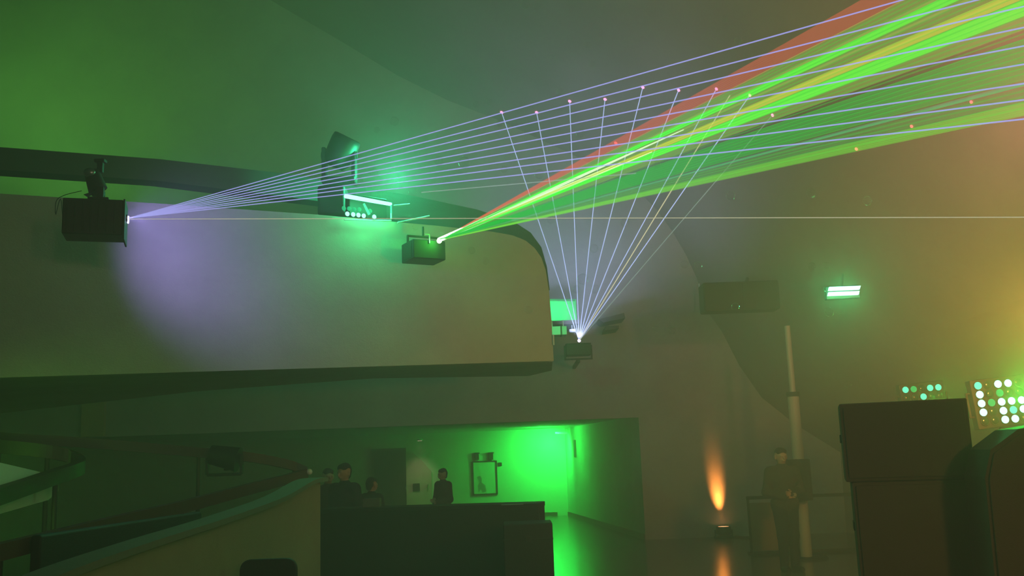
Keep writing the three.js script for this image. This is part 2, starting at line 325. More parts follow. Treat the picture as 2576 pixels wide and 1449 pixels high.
// --- far projector on the end wall and its upright fan
const s3 = at(1457, 857, 17.4);
{
  const t = thing('laser_projector', 'distant laser projector on the end wall under the upright violet fan', 'laser projector', s3);
  part(t, 'body', box(0.44, 0.20, 0.34, -0.02, -0.16, -0.12, 0.012), M.casing);
  part(t, 'top_plate', box(0.46, 0.012, 0.36, -0.02, -0.055, -0.12, 0.003), M.casing);
  part(t, 'bracket', merged(box(0.03, 0.26, 0.03, -0.26, -0.2, -0.12, 0.005), box(0.03, 0.26, 0.03, 0.22, -0.2, -0.12, 0.005), box(0.51, 0.03, 0.03, -0.02, -0.32, -0.12, 0.005), box(0.06, 0.06, 1.42, -0.02, -0.345, -0.85, 0.006)), M.casing);
  part(t, 'lens_light', new THREE.SphereGeometry(0.03, 20, 14), glow(3.2, 2.4, 4));
  lamp('spot', 'far_projector_lamp', rgb(0.48, 0.56, 1), 48, s3.clone().add(V(0, 0.06, 0.02)), 3, s3.clone().add(V(0.35, 2, -0.1)), 70 * RAD, 1);
}
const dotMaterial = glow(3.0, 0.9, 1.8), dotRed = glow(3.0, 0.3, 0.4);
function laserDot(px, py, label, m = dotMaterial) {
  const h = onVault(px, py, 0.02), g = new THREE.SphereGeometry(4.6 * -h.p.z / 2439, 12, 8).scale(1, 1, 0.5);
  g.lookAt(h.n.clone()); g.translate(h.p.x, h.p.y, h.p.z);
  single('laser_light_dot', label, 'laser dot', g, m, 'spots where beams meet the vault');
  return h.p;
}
{
  const nth = ['leftmost', 'second', 'third', 'fourth', 'fifth', 'sixth', 'seventh', 'eighth', 'rightmost'];
  [[1262, 283], [1350, 283], [1433, 255], [1522, 250], [1617, 220], [1707, 227], [1802, 224], [1886, 240], [1943, 290]].forEach(([x, y], i) => {
    const which = nth[i] + (i % 8 ? ' from the left' : '');
    const p = laserDot(x, y, `${which} of the pink laser spots atop the upright violet fan`);
    beam(`${which} of the upright violet laser beams rising from the far projector`, s3, p, 0.0085, i === 8 ? beamFaint : beamBlue, 'upright beams of the far projector');
  });
  beam('yellow laser beam among the upright violet ones of the far projector', s3.clone().add(V(0, 0, 0.02)), onVault(1836, 240).p, 0.009, beamGold);
  laserDot(1549, 360, 'lone red laser spot inside the red sheet of light', dotRed);
  laserDot(2154, 375, 'red laser spot on the lowest edge of the green fan', dotRed);
  laserDot(2293, 318, 'middle red laser spot on the brown vault right of the fan', dotRed);
  laserDot(2443, 257, 'red laser spot highest and furthest right on the brown vault', dotRed);
}

// ================================================================ LIGHT FIXTURES
// green blinder above the bulkhead
{
  const t = thing('led_blinder_light', 'glowing green lamp panel with a row of round diodes above the bulkhead', 'stage light', gallery(925, 520, -0.12));
  turnTo(t, gDir);
  const q = (px, py, off) => t.worldToLocal(gallery(px, py, off).clone());
  t.updateMatrixWorld(true);
  const c = q(925, 522, 0), hs = part(t, 'housing', box(0.50, 0.26, 0.10, c.x, c.y, c.z - 0.03, 0.01), M.casing);
  part(hs, 'frame', merged(bar(q(984, 512, -0.13), q(984, 551, -0.13), 0.010), bar(q(866, 553, -0.13), q(984, 555, -0.13), 0.008)), M.pale);
  part(t, 'light_tube', bar(q(868, 493, -0.16), q(984, 514, -0.16), 0.024, 14, 0.02), glow(0.9, 4, 2.6));
  part(t, 'side_light', bar(q(984, 516, -0.17), q(984, 536, -0.17), 0.009), glow(0.1, 1.3, 0.7));
  part(t, 'flare_streak', bar(q(915, 512, -0.17), q(929, 540, -0.17), 0.012, 10, 0.016), glow(0.1, 1.4, 0.6));  // glowing bar stands in for the diagonal flare of the lamp
  const on = glow(0.8, 4, 2.2), dim = glow(0.02, 0.55, 0.22), lens = new THREE.SphereGeometry(0.026, 16, 10).scale(1, 1, 0.5);
  for (const [x, y] of [[873.9, 538], [888.6, 539.6], [901.7, 541], [915, 542.8], [941.5, 545.5]]) part(t, 'led', lens, on, q(x, y, -0.16));
  for (const [x, y] of [[865, 524], [878, 525], [891, 527], [904, 527], [931, 531]]) part(t, 'led', lens, dim, q(x, y, -0.155));
  part(t, 'cross_arm', merged(bar(q(1000, 560, -0.1), q(1080, 543, 0.1), 0.008), bar(q(990, 517, -0.1), q(1030, 513, 0.1), 0.006)), M.pale);
  const a = new THREE.RectAreaLight(rgb(0.07, 1, 0.34), 18, 0.5, 0.24); a.name = 'blinder_area';
  const p = gallery(925, 525, -0.33); a.position.copy(p); a.lookAt(p.clone().addScaledVector(gIn, -1).add(V(0, 0.02, 0))); scene.add(a);
  lamp('point', 'blinder_lamp', rgb(0.05, 1, 0.42), 11, gallery(1000, 480, 0.1).add(V(0, 0.15, 0)), 5);
  lamp('point', 'blinder_front_lamp', rgb(0.04, 1, 0.30), 2.6, gallery(945, 505, -0.32), 5);
}
// moving head behind it
{
  const t = thing('moving_head_light', 'big dark moving head lamp standing left behind the green lamp panel', 'stage light', gallery(838, 548, 0.45));
  t.updateMatrixWorld(true);
  const u = (px, py) => { const p = t.worldToLocal(gallery(px, py, 0.45).clone()); return p; };
  const b0 = u(838, 510), h0 = u(860, 392);
  part(t, 'base', box(0.32, 0.36, 0.30, b0.x, b0.y, b0.z, 0.04), M.casing);
  const yk = part(t, 'yoke', merged(box(0.05, 0.42, 0.16, h0.x - 0.19, h0.y - 0.14, b0.z, 0.02), box(0.05, 0.42, 0.16, h0.x + 0.16, h0.y - 0.14, b0.z, 0.02), box(0.40, 0.07, 0.18, h0.x - 0.02, h0.y - 0.33, b0.z, 0.02)), M.casing);
  part(yk, 'pivot', new THREE.CylinderGeometry(0.05, 0.05, 0.42, 16).rotateZ(Math.PI / 2).translate(h0.x - 0.015, h0.y - 0.02, b0.z), M.black);
  const pr = [[0.001, -0.2], [0.11, -0.19], [0.16, -0.12], [0.17, 0.02], [0.175, 0.13], [0.165, 0.19], [0.14, 0.2], [0.135, 0.17], [0.001, 0.165]].map(([x, y]) => new THREE.Vector2(x, y));
  const hd = part(t, 'head', new THREE.LatheGeometry(pr, 28), M.casing, V(h0.x, h0.y + 0.02, b0.z), [0.25, 0, -0.5]);
  part(hd, 'lens', new THREE.CylinderGeometry(0.134, 0.134, 0.01, 24).translate(0, 0.172, 0), M.black);
}
// strobe on the vault at the right
{
  const t = thing('strobe_light', 'double barred green strobe lamp glowing on the brown vault', 'stage light', at(2120, 734, 9.3));
  t.updateMatrixWorld(true);
  const u = (px, py, dz = 0) => t.worldToLocal(at(px, py, 9.3).add(V(0, 0, dz)));
  const tube = (x0, y0, x1, y1, x2, y2, x3, y3) => plate([[[x0, y0], [x1, y1], [x2, y2], [x3, y3]].map(([x, y]) => new THREE.Vector2(x, y))], [u(x0, y0, .05), u(x1, y1, .05), u(x2, y2, .05), u(x3, y3, .05)], V(0, 0, -0.03));
  const c = u(2120, 735);
  part(t, 'housing', box(0.33, 0.13, 0.06, c.x, c.y, -0.03, 0.01).rotateZ(0.02), M.casing);
  part(t, 'light_bar', tube(2083, 724, 2161, 721, 2158, 730, 2081, 733), glow(1.2, 4, 2.6));
  part(t, 'light_bar', tube(2081, 737, 2158, 734, 2156, 743, 2079, 746), glow(1.2, 4, 2.6));
  const hook = t.worldToLocal(onVault(2120, 690, -0.02).p.clone());
  part(t, 'bracket', merged(bar(V(c.x, c.y, -0.05), hook, 0.015)), M.casing);
  const a = new THREE.RectAreaLight(rgb(0.05, 1, 0.30), 80, 0.32, 0.10); a.name = 'strobe_area';
  const p = at(2120, 734, 9.2); a.position.copy(p); a.lookAt(p.clone().add(V(-0.2, -0.1, 1))); scene.add(a);
  lamp('point', 'strobe_lamp', rgb(0.05, 1, 0.28), 3.0, at(2120, 735, 8.95), 5);
}
// two diode matrix panels
function matrixPanel(label, origin, row, col, depth, states, r, lampPower, stand) {
  const c = at(origin[0] + row[0] * 2 + col[0] * 2, origin[1] + row[1] * 2 + col[1] * 2, depth), k = depth / 2439;
  const t = thing('led_matrix_light', label, 'stage light', c); t.updateMatrixWorld(true);
  const u = (i, j) => t.worldToLocal(at(origin[0] + row[0] * i + col[0] * j, origin[1] + row[1] * i + col[1] * j, depth));
  const ang = Math.atan2(-row[1], row[0]), w = Math.hypot(...row) * 5.4 * k, h = Math.hypot(...col) * 5.4 * k;
  const hs = part(t, 'housing', box(w, h, 0.10, 0, 0, -0.08, 0.01).rotateZ(ang), M.casing);
  for (const x of [-1, 1]) part(hs, 'side_handle', merged(box(0.02, h * 0.5, 0.02, x * (w / 2 + 0.03), 0, -0.08, 0.004), box(0.04, 0.015, 0.02, x * (w / 2 + 0.015), h * 0.24, -0.08, 0.003), box(0.04, 0.015, 0.02, x * (w / 2 + 0.015), -h * 0.24, -0.08, 0.003)).rotateZ(ang), M.casing);
  const levels = [mat(rgb(0.02, 0.05, 0.03), 0.2), glow(0.01, 0.55, 0.12), glow(0.15, 1.4, 0.75), glow(1.0, 3.4, 2.4)];
  const cup = new THREE.TorusGeometry(r * k * 1.05, r * k * 0.16, 8, 20), lens = new THREE.SphereGeometry(r * k, 20, 12).scale(1, 1, 0.45);
  for (let j = 0; j < 5; j++) for (let i = 0; i < 5; i++) {
    const p = u(i, j).setZ(-0.024), l = part(t, 'led', lens, levels[states[j][i]], p);
    part(l, 'rim', cup, M.casing);
  }
  if (stand) part(t, 'stand', merged(bar(V(0, -h / 2, -0.08), V(0, -c.y + 0.02, -0.08), 0.02), box(0.5, 0.02, 0.5, 0, -c.y + 0.012, -0.08, 0.004)), M.casing);
  const a = new THREE.RectAreaLight(rgb(0.06, 1, 0.10), lampPower, w, h); a.name = 'matrix_area';
  a.position.copy(c).add(V(0, 0, 0.05)); a.lookAt(a.position.clone().add(V(-0.1, 0.05, 1))); scene.add(a);
  const front = c.clone().add(V(0, 0, 0.16));
  lamp('spot', 'matrix_lamp', rgb(0.06, 1, 0.08), lampPower * 2.6, front, 6, front.clone().add(V(0.05, 0.25, 1)), 46 * RAD, 1);
  return c;
}
matrixPanel('large bright green diode matrix at the right edge of the picture', [2463, 970], [25.2, -2.2], [4.6, 22.4], 8.6, [[2, 0, 3, 3, 0], [3, 0, 1, 0, 0], [3, 1, 3, 3, 3], [3, 0, 3, 2, 3], [0, 0, 3, 3, 0]], 9.8, 16, true);
matrixPanel('smaller green diode matrix peeking out over the big dark loudspeaker', [2279.8, 980.3], [20.7, -1.6], [4.2, 20.4], 10.2, [[2, 1, 0, 2, 2], [0, 0, 2, 0, 0], [0, 0, 0, 0, 0], [0, 0, 0, 0, 0], [0, 0, 0, 0, 0]], 8.2, 3, true);
// orange uplighter at the foot of the end wall
{
  const f = at(1822, 1356, 18.82); f.y = 0;
  const t = thing('uplight', 'small black floor lamp throwing an orange shaft up the end wall', 'floor lamp', f);
  const can = part(t, 'housing', new THREE.LatheGeometry([[0.001, 0.06], [0.13, 0.06], [0.15, 0.09], [0.135, 0.20], [0.12, 0.21], [0.115, 0.19], [0.001, 0.19]].map(([x, y]) => new THREE.Vector2(x, y)), 24), M.casing);
  part(can, 'handle', merged(box(0.3, 0.02, 0.03, 0, 0.03, 0, 0.004), box(0.02, 0.14, 0.03, -0.16, 0.08, 0, 0.004), box(0.02, 0.14, 0.03, 0.16, 0.08, 0, 0.004)), M.casing);
  part(t, 'base', box(0.34, 0.03, 0.26, 0, 0.016, 0, 0.006), M.casing);
  part(t, 'lens_light', new THREE.CylinderGeometry(0.10, 0.10, 0.01, 24).translate(0, 0.2, 0), glow(3, 1.2, 0.5));
  const tip = f.clone().add(V(0, 0.23, 0));
  lamp('spot', 'uplight_lamp', rgb(1, 0.30, 0.05), 46, tip, 3, tip.clone().add(V(-0.05, 1.0, -0.30)), 12.5 * RAD, 1);
  single('power_cable', 'dark cable lying on the floor beside the orange uplighter', 'cable', new THREE.TubeGeometry(new THREE.CatmullRomCurve3([f.clone().add(V(0.2, 0.02, 0.05)), f.clone().add(V(0.4, 0.02, 0.35)), f.clone().add(V(0.75, 0.02, 0.2)), f.clone().add(V(1.1, 0.02, 0.3)), f.clone().add(V(1.5, 0.02, 0.1))]), 40, 0.02, 8), M.black);
}
// green lamp in the passage
{
  const p = at(1418, 1090, 26.3), t = thing('ceiling_lamp', 'slim green lamp under the passage ceiling by the corner', 'lamp', p);
  part(t, 'housing', box(0.34, 0.05, 0.10, -0.06, 0.02, 0, 0.008), M.pale);
  part(t, 'light_strip', box(0.30, 0.012, 0.07, -0.06, -0.012, 0.0, 0.004), glow(0.3, 3, 0.6));
  const q = at(1388, 1118, 26.35);
  lamp('spot', 'passage_lamp', rgb(0.015, 1, 0.08), 40, at(1392, 1100, 25.9).add(V(0, -0.02, 0)), 6, at(1375, 1160, 27), 80 * RAD, 1.0);
  lamp('point', 'passage_lamp_fill', rgb(0.02, 1, 0.08), 8, at(1370, 1110, 25.0), 8);
}
// added warm lamp with an invented fixture, brightens the pale door
{
  const p = at(1056, 1106, 26.2), t = thing('ceiling_lamp', 'added faint warm lamp over the pale door in the passage', 'lamp', p);
  part(t, 'housing', new THREE.CylinderGeometry(0.07, 0.09, 0.05, 18), M.pale);
  part(t, 'lens_light', new THREE.CylinderGeometry(0.06, 0.06, 0.01, 18).translate(0, -0.03, 0), glow(0.9, 0.7, 0.45));
  lamp('spot', 'door_fill', rgb(1, 0.78, 0.5), 2.2, p.clone().add(V(0, -0.06, 0)), 3, at(1053, 1240, 26.95), 38 * RAD, 1);
}
// green light of the small room behind the upper opening
{
  const t = thing('led_par_light', 'hidden green lamp inside the small booth opening', 'stage light', at(1352, 770, 19.9));
  part(t, 'housing', new THREE.CylinderGeometry(0.06, 0.08, 0.12, 18), M.casing);
  part(t, 'lens_light', new THREE.CylinderGeometry(0.055, 0.055, 0.01, 18).translate(0, -0.064, 0), glow(0.1, 3, 0.8));
  lamp('point', 'booth_lamp', rgb(0.02, 1, 0.22), 3, at(1375, 782, 19.9), 3);
}

// ================================================================ ROOM FITTINGS
const unit = () => [new THREE.Vector2(0, 0), new THREE.Vector2(1, 0), new THREE.Vector2(1, 1), new THREE.Vector2(0, 1)];
const localTo = (g, o) => g.translate(-o.x, -o.y, -o.z);
// a rail of rectangular section swept along points
function sweep(points, w, h) {
  const c = new THREE.CatmullRomCurve3(points, false, 'centripetal'), n = points.length * 8, tris = [];
  let last = null;
  for (let i = 0; i <= n; i++) {
    const p = c.getPointAt(i / n), t = c.getTangentAt(i / n), s = V(-t.z, 0, t.x).normalize().multiplyScalar(w / 2), u = V(0, h / 2, 0);
    const q = [p.clone().sub(s).sub(u), p.clone().add(s).sub(u), p.clone().add(s).add(u), p.clone().sub(s).add(u)];
    if (last) for (let k = 0; k < 4; k++) { const m = (k + 1) % 4; tris.push([last[k], q[k], q[m]], [last[k], q[m], last[m]]); }
    if (i === 0 || i === n) tris.push([q[0], q[1], q[2]], [q[0], q[2], q[3]]);
    last = q;
  }
  return fromTriangles(tris);
}
const floorUnder = (p) => V(p.x, 0, p.z);

// ramp at the lower left: outer rail (far and near run), inner rail, parapet
{
  const far = [[-160, 1084, 9.4], [0, 1100, 9.5], [200, 1113, 9.8], [500, 1138, 10.3], [640, 1152, 10.6], [740, 1173, 10.9], [772, 1186, 10.95]].map((a) => at(...a));
  const t = thing('handrail', 'long dark handrail running from the left edge to the ramp tip', 'handrail', floorUnder(far[3]));
  part(t, 'rail', localTo(sweep(far, 0.07, 0.10), t.position), M.rail);
  for (const k of [1, 3, 5]) part(t, 'post', localTo(bar(far[k].clone().setY(0), far[k].clone().add(V(0, -0.03, 0)), 0.02), t.position), M.rail);
  const near = [[768, 1192, 10.7], [720, 1206, 10.2], [600, 1237, 9.2], [450, 1277, 8.2], [300, 1313, 7.3], [0, 1388, 5.9], [-160, 1430, 5.4]].map((a) => at(...a));
  const r = thing('handrail', 'reddish brown handrail in front, dropping to the lower left corner', 'handrail', floorUnder(near[3]));
  part(r, 'rail', localTo(sweep(near, 0.07, 0.10), r.position), M.redRail);
  for (const k of [1, 3, 5]) part(r, 'post', localTo(bar(near[k].clone().setY(0), near[k].clone().add(V(0, -0.03, 0)), 0.02), r.position), M.rail);
  part(r, 'end_cap', localTo(new THREE.SphereGeometry(0.034, 16, 10).translate(...at(778, 1187, 10.68).toArray()), r.position), mat(rgb(0.8, 0.85, 0.8), 0.15));
  const inner = [[-120, 1112, 8.8], [0, 1123, 8.8], [120, 1136, 8.9], [180, 1150, 9.0], [201, 1168, 8.95], [182, 1184, 8.6], [140, 1198, 8.2], [60, 1226, 7.6], [0, 1246, 7.1], [-120, 1288, 6.3]].map((a) => at(...a));
  const q = thing('handrail', 'dark inner handrail with a rounded bend at the far left', 'handrail', floorUnder(inner[4]));
  part(q, 'rail', localTo(sweep(inner, 0.09, 0.12), q.position), M.rail);
  for (const k of [2, 6]) part(q, 'post', localTo(bar(inner[k].clone().setY(0), inner[k].clone().add(V(0, -0.04, 0)), 0.022), q.position), M.rail);
  const panelPts = [[-120, 1140, 8.7], [0, 1165, 8.5], [95, 1187, 8.4], [143, 1206, 8.15], [143, 1236, 8.15], [118, 1258, 7.95], [0, 1292, 7.0], [-120, 1330, 6.2]].map(([x, y]) => [x, y]);
  const pl = uprightPlane(at(-120, 1200, 6.9), at(143, 1220, 8.6));
  single('infill_panel', 'pale panel below the rounded handrail at the left edge, lit green', 'panel', slab(panelPts, pl, V(0, 0, -0.03)), M.pale);
  // parapet
  const pp = uprightPlane(at(150, 1449, 5.0), at(806, 1300, 9.9));
  const edge = [[-40, 1530], [150, 1450], [330, 1386], [560, 1311], [700, 1258], [775, 1216], [806, 1210]];
  const g = slab([...edge, [806, 1575], [-40, 2300]], pp, V(-0.06, 0, -0.10));
  for (let i = 0; i < g.attributes.position.count; i++) if (g.attributes.position.getY(i) < 0) g.attributes.position.setY(i, 0);
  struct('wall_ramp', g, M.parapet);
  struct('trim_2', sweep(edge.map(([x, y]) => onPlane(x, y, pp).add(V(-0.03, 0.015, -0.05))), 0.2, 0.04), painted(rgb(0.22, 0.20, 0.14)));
  // dark bench between rail and parapet
  const bp = at(385, 1342, 7.2), b = thing('bench', 'dark bench pressed between the reddish rail and the pale ramp wall', 'bench', floorUnder(bp));
  b.rotation.y = Math.atan2(-(at(560, 1310, 8.9).z - at(200, 1400, 6.6).z), at(560, 1310, 8.9).x - at(200, 1400, 6.6).x);
  const top = bp.y + 0.06;
  part(b, 'seat', box(2.3, 0.08, 0.42, 0, top - 0.28, 0, 0.02), M.black);
  part(b, 'backrest', box(2.3, 0.26, 0.07, 0, top - 0.1, -0.18, 0.02), M.black);
  for (const x of [-1, 1]) part(b, 'leg', box(0.08, top - 0.32, 0.38, x, (top - 0.32) / 2, 0, 0.01), M.black);
  // lamp clamped to the far rail
  const c = at(565, 1150, 10.35), l = thing('clamp_lamp', 'dark unlit lamp clamped on the long dark handrail', 'lamp', c);
  part(l, 'head', new THREE.CylinderGeometry(0.10, 0.13, 0.30, 20).rotateZ(1.35), M.casing);
  part(l, 'yoke', merged(box(0.36, 0.03, 0.05, 0, -0.18, 0, 0.008), box(0.03, 0.2, 0.05, -0.18, -0.08, 0, 0.008), box(0.03, 0.2, 0.05, 0.18, -0.08, 0, 0.008)), M.casing);
  part(l, 'clamp', box(0.07, 0.16, 0.12, 0, -0.06, -0.14, 0.01), M.casing);
}
// patch of warm light on the end wall, painted as a yellow plate
{
  const a = at(205, 1050, 18.9), b = at(262, 1050, 18.9);
  struct('trim_3', new THREE.BoxGeometry(b.x - a.x, 2.55, 0.1).translate((a.x + b.x) / 2, 3.6, -18.94), painted(rgb(0.80, 0.62, 0.30)));
}
// booth in the middle
{
  const L = at(807, 1270, 11.5), R = at(1357, 1277, 11.05), mid = L.clone().add(R).multiplyScalar(0.5), len = L.distanceTo(R);
  const t = thing('mixing_booth', 'long black mixing booth in front of the green passage', 'booth', floorUnder(mid));
  turnTo(t, R.clone().sub(L));
  const h = (L.y + R.y) / 2;
  part(t, 'front', box(len, h - 0.05, 0.06, 0, (h - 0.05) / 2, 0, 0.006), M.black);
  part(t, 'top', box(len, 0.05, 0.45, 0, h - 0.025, -0.195, 0.006), M.black);
  for (const s of [-1, 1]) part(t, 'side', box(0.05, h - 0.05, 0.37, s * (len / 2 - 0.03), (h - 0.05) / 2, -0.22, 0.006), M.black);
  part(t, 'edge_strip', box(0.25, 0.012, 0.012, len / 2 - 0.3, h - 0.006, 0.034, 0.002), M.steel);
  const lid = single('equipment_case', 'grey equipment case standing on the left of the black booth', 'case', box(0.2, 0.1, 0.16, 0, 0.05, 0, 0.01), mat(rgb(0.10, 0.10, 0.09), 0.6));
  lid.position.copy(at(936, 1272, 11.55)).setY(h);
  const c0 = at(1338, 1316, 10.3), c1 = at(1390, 1316, 10.3), w = c1.x - c0.x + 0.3;
  const f = thing('flight_case', 'lower black case standing at the right end of the booth', 'case', V(c1.x - w / 2, 0, -10.6));
  part(f, 'body', box(w, c1.y, 0.5, 0, c1.y / 2, 0, 0.015), M.black);
  part(f, 'lid_seam', box(w + 0.006, 0.02, 0.506, 0, c1.y - 0.16, 0, 0.004), M.black);
  part(f, 'latch', box(0.06, 0.07, 0.02, 0, c1.y - 0.16, 0.256, 0.004), M.casing);
}
// chair in the foreground
{
  const p = at(676, 1440, 7.3), t = thing('chair', 'dark chair whose rounded back rises from the bottom edge', 'chair', V(p.x, 0, p.z));
  const y = at(676, 1408, 7.3).y;
  const rs = new THREE.Shape(), hw = 0.2, rr = 0.08;
  rs.moveTo(-hw, -0.34); rs.lineTo(-hw, -rr); rs.quadraticCurveTo(-hw, 0, -hw + rr, 0); rs.lineTo(hw - rr, 0); rs.quadraticCurveTo(hw, 0, hw, -rr); rs.lineTo(hw, -0.34); rs.closePath();
  part(t, 'backrest', new THREE.ExtrudeGeometry(rs, { depth: 0.03, bevelEnabled: true, bevelSize: 0.008, bevelThickness: 0.008, bevelSegments: 2 }).translate(0, y, -0.015), M.black);
  part(t, 'seat', box(0.44, 0.05, 0.42, 0, 0.45, 0.22, 0.02), M.black);
  for (const [x, z] of [[-.19, .02], [.19, .02], [-.19, .4], [.19, .4]]) part(t, 'leg', bar(V(x, 0, z), V(x, z < 0.1 ? y - 0.2 : 0.44, z < .1 ? 0.01 : z), 0.014), M.casing);
}
// doors, frame and boxes in the passage
{
  const z = BACK - 0.03, rect = (x0, y0, x1, y1, zz) => { const a = at(x0, y1, zz), b = at(x1, y0, zz); return { x: (a.x + b.x) / 2, y: (a.y + b.y) / 2, w: b.x - a.x, h: b.y - a.y, a, b }; };
  const d1 = rect(942, 1132, 1021, 1290, z);
  const door1 = struct('door_1', new THREE.BoxGeometry(d1.w, d1.b.y, 0.05).translate(d1.x, d1.b.y / 2, -z), M.doorDark);
  part(door1, 'door_frame', merged(new THREE.BoxGeometry(0.06, d1.b.y + 0.06, 0.08).translate(d1.a.x - 0.03, d1.b.y / 2 + .03, -z), new THREE.BoxGeometry(d1.w, 0.06, 0.08).translate(d1.x, d1.b.y + 0.03, -z)), M.woodTrim);
  const p0 = [[1021, 1137], [1036, 1137], [1060, 1157], [1086, 1187], [1087, 1302], [1021, 1305]];
  const backPlane = new THREE.Plane(V(0, 0, 1), BACK - 0.05);
  const door2 = struct('door_2', slab(p0, backPlane, V(0, 0, -0.04)), M.doorPale);
  const grip = (x, y) => { const q = at(x, y, BACK - 0.09); return bar(q.clone().add(V(-0.01, -0.05, 0)), q.clone().add(V(0.02, 0.05, 0)), 0.016); };
  part(door2, 'handle', grip(1021, 1225), M.steel); part(door2, 'handle', grip(1075, 1223), M.steel);
  const s = rect(1039, 1216, 1056, 1235, BACK - 0.07);
  part(door2, 'notice', new THREE.BoxGeometry(s.w, s.h, 0.01).translate(s.x, s.y, -(BACK - 0.07)), M.doorDark);
  // picture frame with two lamps
  const f = rect(1190, 1158, 1250, 1246, BACK - 0.03), fp = thing('poster_frame', 'dark framed notice with two small lamps on the green wall', 'frame', V(f.x, f.y, -(BACK - 0.03)));
  const bw = 0.035;
  for (const s2 of [-1, 1]) { part(fp, 'frame_side', box(bw, f.h, 0.04, s2 * (f.w / 2 - bw / 2), 0, 0, 0.005), M.doorDark); part(fp, 'frame_rail', box(f.w, bw, 0.04, 0, s2 * (f.h / 2 - bw / 2), 0, 0.005), M.doorDark); }
  const sheetPart = part(fp, 'backing', box(f.w - 0.04, f.h - 0.04, 0.01, 0, 0, -0.008, 0.002), M.corridor);
  const shape = new THREE.Shape([[-.22, .02], [-.14, .06], [-.08, -.02], [-.1, -.12], [0, -.2], [.03, -.36], [-.06, -.38], [-.12, -.3], [-.18, -.38], [-.2, -.2], [-.14, -.1]].map(([x, y]) => new THREE.Vector2(x, y)));
  part(sheetPart, 'print', new THREE.ExtrudeGeometry(shape, { depth: 0.003, bevelEnabled: false }).translate(0, 0, 0.0), mat(rgb(0.25, 0.25, 0.22), 0.7));
  for (const [x0, x1, y0] of [[1194, 1206, 1138], [1229, 1242, 1137]]) {
    const r = rect(x0, y0, x1, 1157, BACK - 0.03);
    const pl = part(fp, 'picture_lamp', merged(box(r.w * 0.8, r.h, 0.09, 0, 0, 0, 0.01), box(r.w * 1.15, 0.03, 0.12, 0, r.h / 2 - 0.02, 0, 0.006)), M.doorDark, V(r.x - f.x, r.y - f.y, 0.03));
    part(pl, 'arm', bar(V(0, -r.h / 2, -0.02), V(0, -r.h / 2 - 0.04, -0.03), 0.01), M.doorDark);
  }
  const sw = at(1258, 1168, BACK - 0.02); single('wall_switch', 'small dark switch on the green wall right of the frame', 'switch', box(0.1, 0.1, 0.03, 0, 0, 0, 0.006).translate(sw.x, sw.y, -BACK + 0.017), M.doorDark);
  const wb = at(1448, 1128, 25.6); single('wall_speaker', 'faint boxy speaker on the dim green wall right of the corner', 'loudspeaker', box(0.14, 0.44, 0.24, 0, 0, 0, 0.01).translate(wb.x + 0.02, wb.y, wb.z), mat(rgb(0.2, 0.2, 0.18), 0.7));
}
// gear round the far projector
{
  const s = thing('equipment_shelf', 'dark shelf under the small green lit opening in the end wall', 'shelf', at(1410, 818, 18.3));
  part(s, 'board', box(1.0, 0.075, 1.1, -0.18, 0, -0.15, 0.006), M.darkTrim);
  part(s, 'wall_arm', box(0.06, 0.16, 0.5, -0.3, -0.1, -0.42, 0.006), M.darkTrim);
  const c = at(1404, 834, 17.3), t = thing('equipment_case', 'pale box catching green light under the dark shelf', 'case', c);
  part(t, 'body', box(0.30, 0.155, 0.3, 0, 0, 0, 0.01), M.pale); part(t, 'strap', box(0.03, 0.16, 0.306, 0.05, 0, 0, 0.004), M.woodTrim);
  part(t, 'hanger', merged(box(0.02, 0.2, 0.02, -0.1, 0.12, -0.1, 0.003), box(0.02, 0.2, 0.02, 0.1, 0.12, -0.1, 0.003)), M.steel);
  const c2 = at(1439, 833, 17.8), t2 = thing('equipment_case', 'small pale box beside the far projector', 'case', c2);
  part(t2, 'body', box(0.105, 0.06, 0.15, 0, 0, 0, 0.006), M.pale); part(t2, 'hanger', box(0.015, 0.1, 0.015, 0, 0.06, 0, 0.003), M.steel);
  lamp('point', 'shelf_fill', rgb(0.02, 1, 0.25), 0.5, at(1405, 822, 16.75), 2);  // added green light without a fixture, brightens the pale boxes
  const plane = new THREE.Plane(V(0, 0, 1), 18.3);
  const w = thing('wall_bracket', 'two dark slanted arms of a bracket on the end wall', 'bracket', at(1540, 810, 18.9));
  part(w, 'upper_arm', localTo(slab([[1506, 803], [1570, 787], [1573, 800], [1518, 811]], plane, V(0, 0, -0.68)), w.position), M.darkTrim);
  part(w, 'lower_arm', localTo(slab([[1522, 831], [1524, 820], [1557, 819], [1557, 826]], plane, V(0, 0, -0.68)), w.position), M.darkTrim);
  const st = at(1761, 745, 18.5);
  single('metal_strip', 'thin bright metal strip at the edge of the vault', 'trim', bar(at(1759, 714, 18.6), at(1762, 776, 18.6), 0.018, 10), mat(rgb(0.85, 0.85, 0.82), 0.25, { metalness: 0.6 }));
  single('metal_strip', 'short pale strip at the lower end of the bulkhead corner', 'trim', bar(gallery(1392, 842, -0.03), gallery(1393, 868, -0.03), 0.012, 10), M.pale);
}
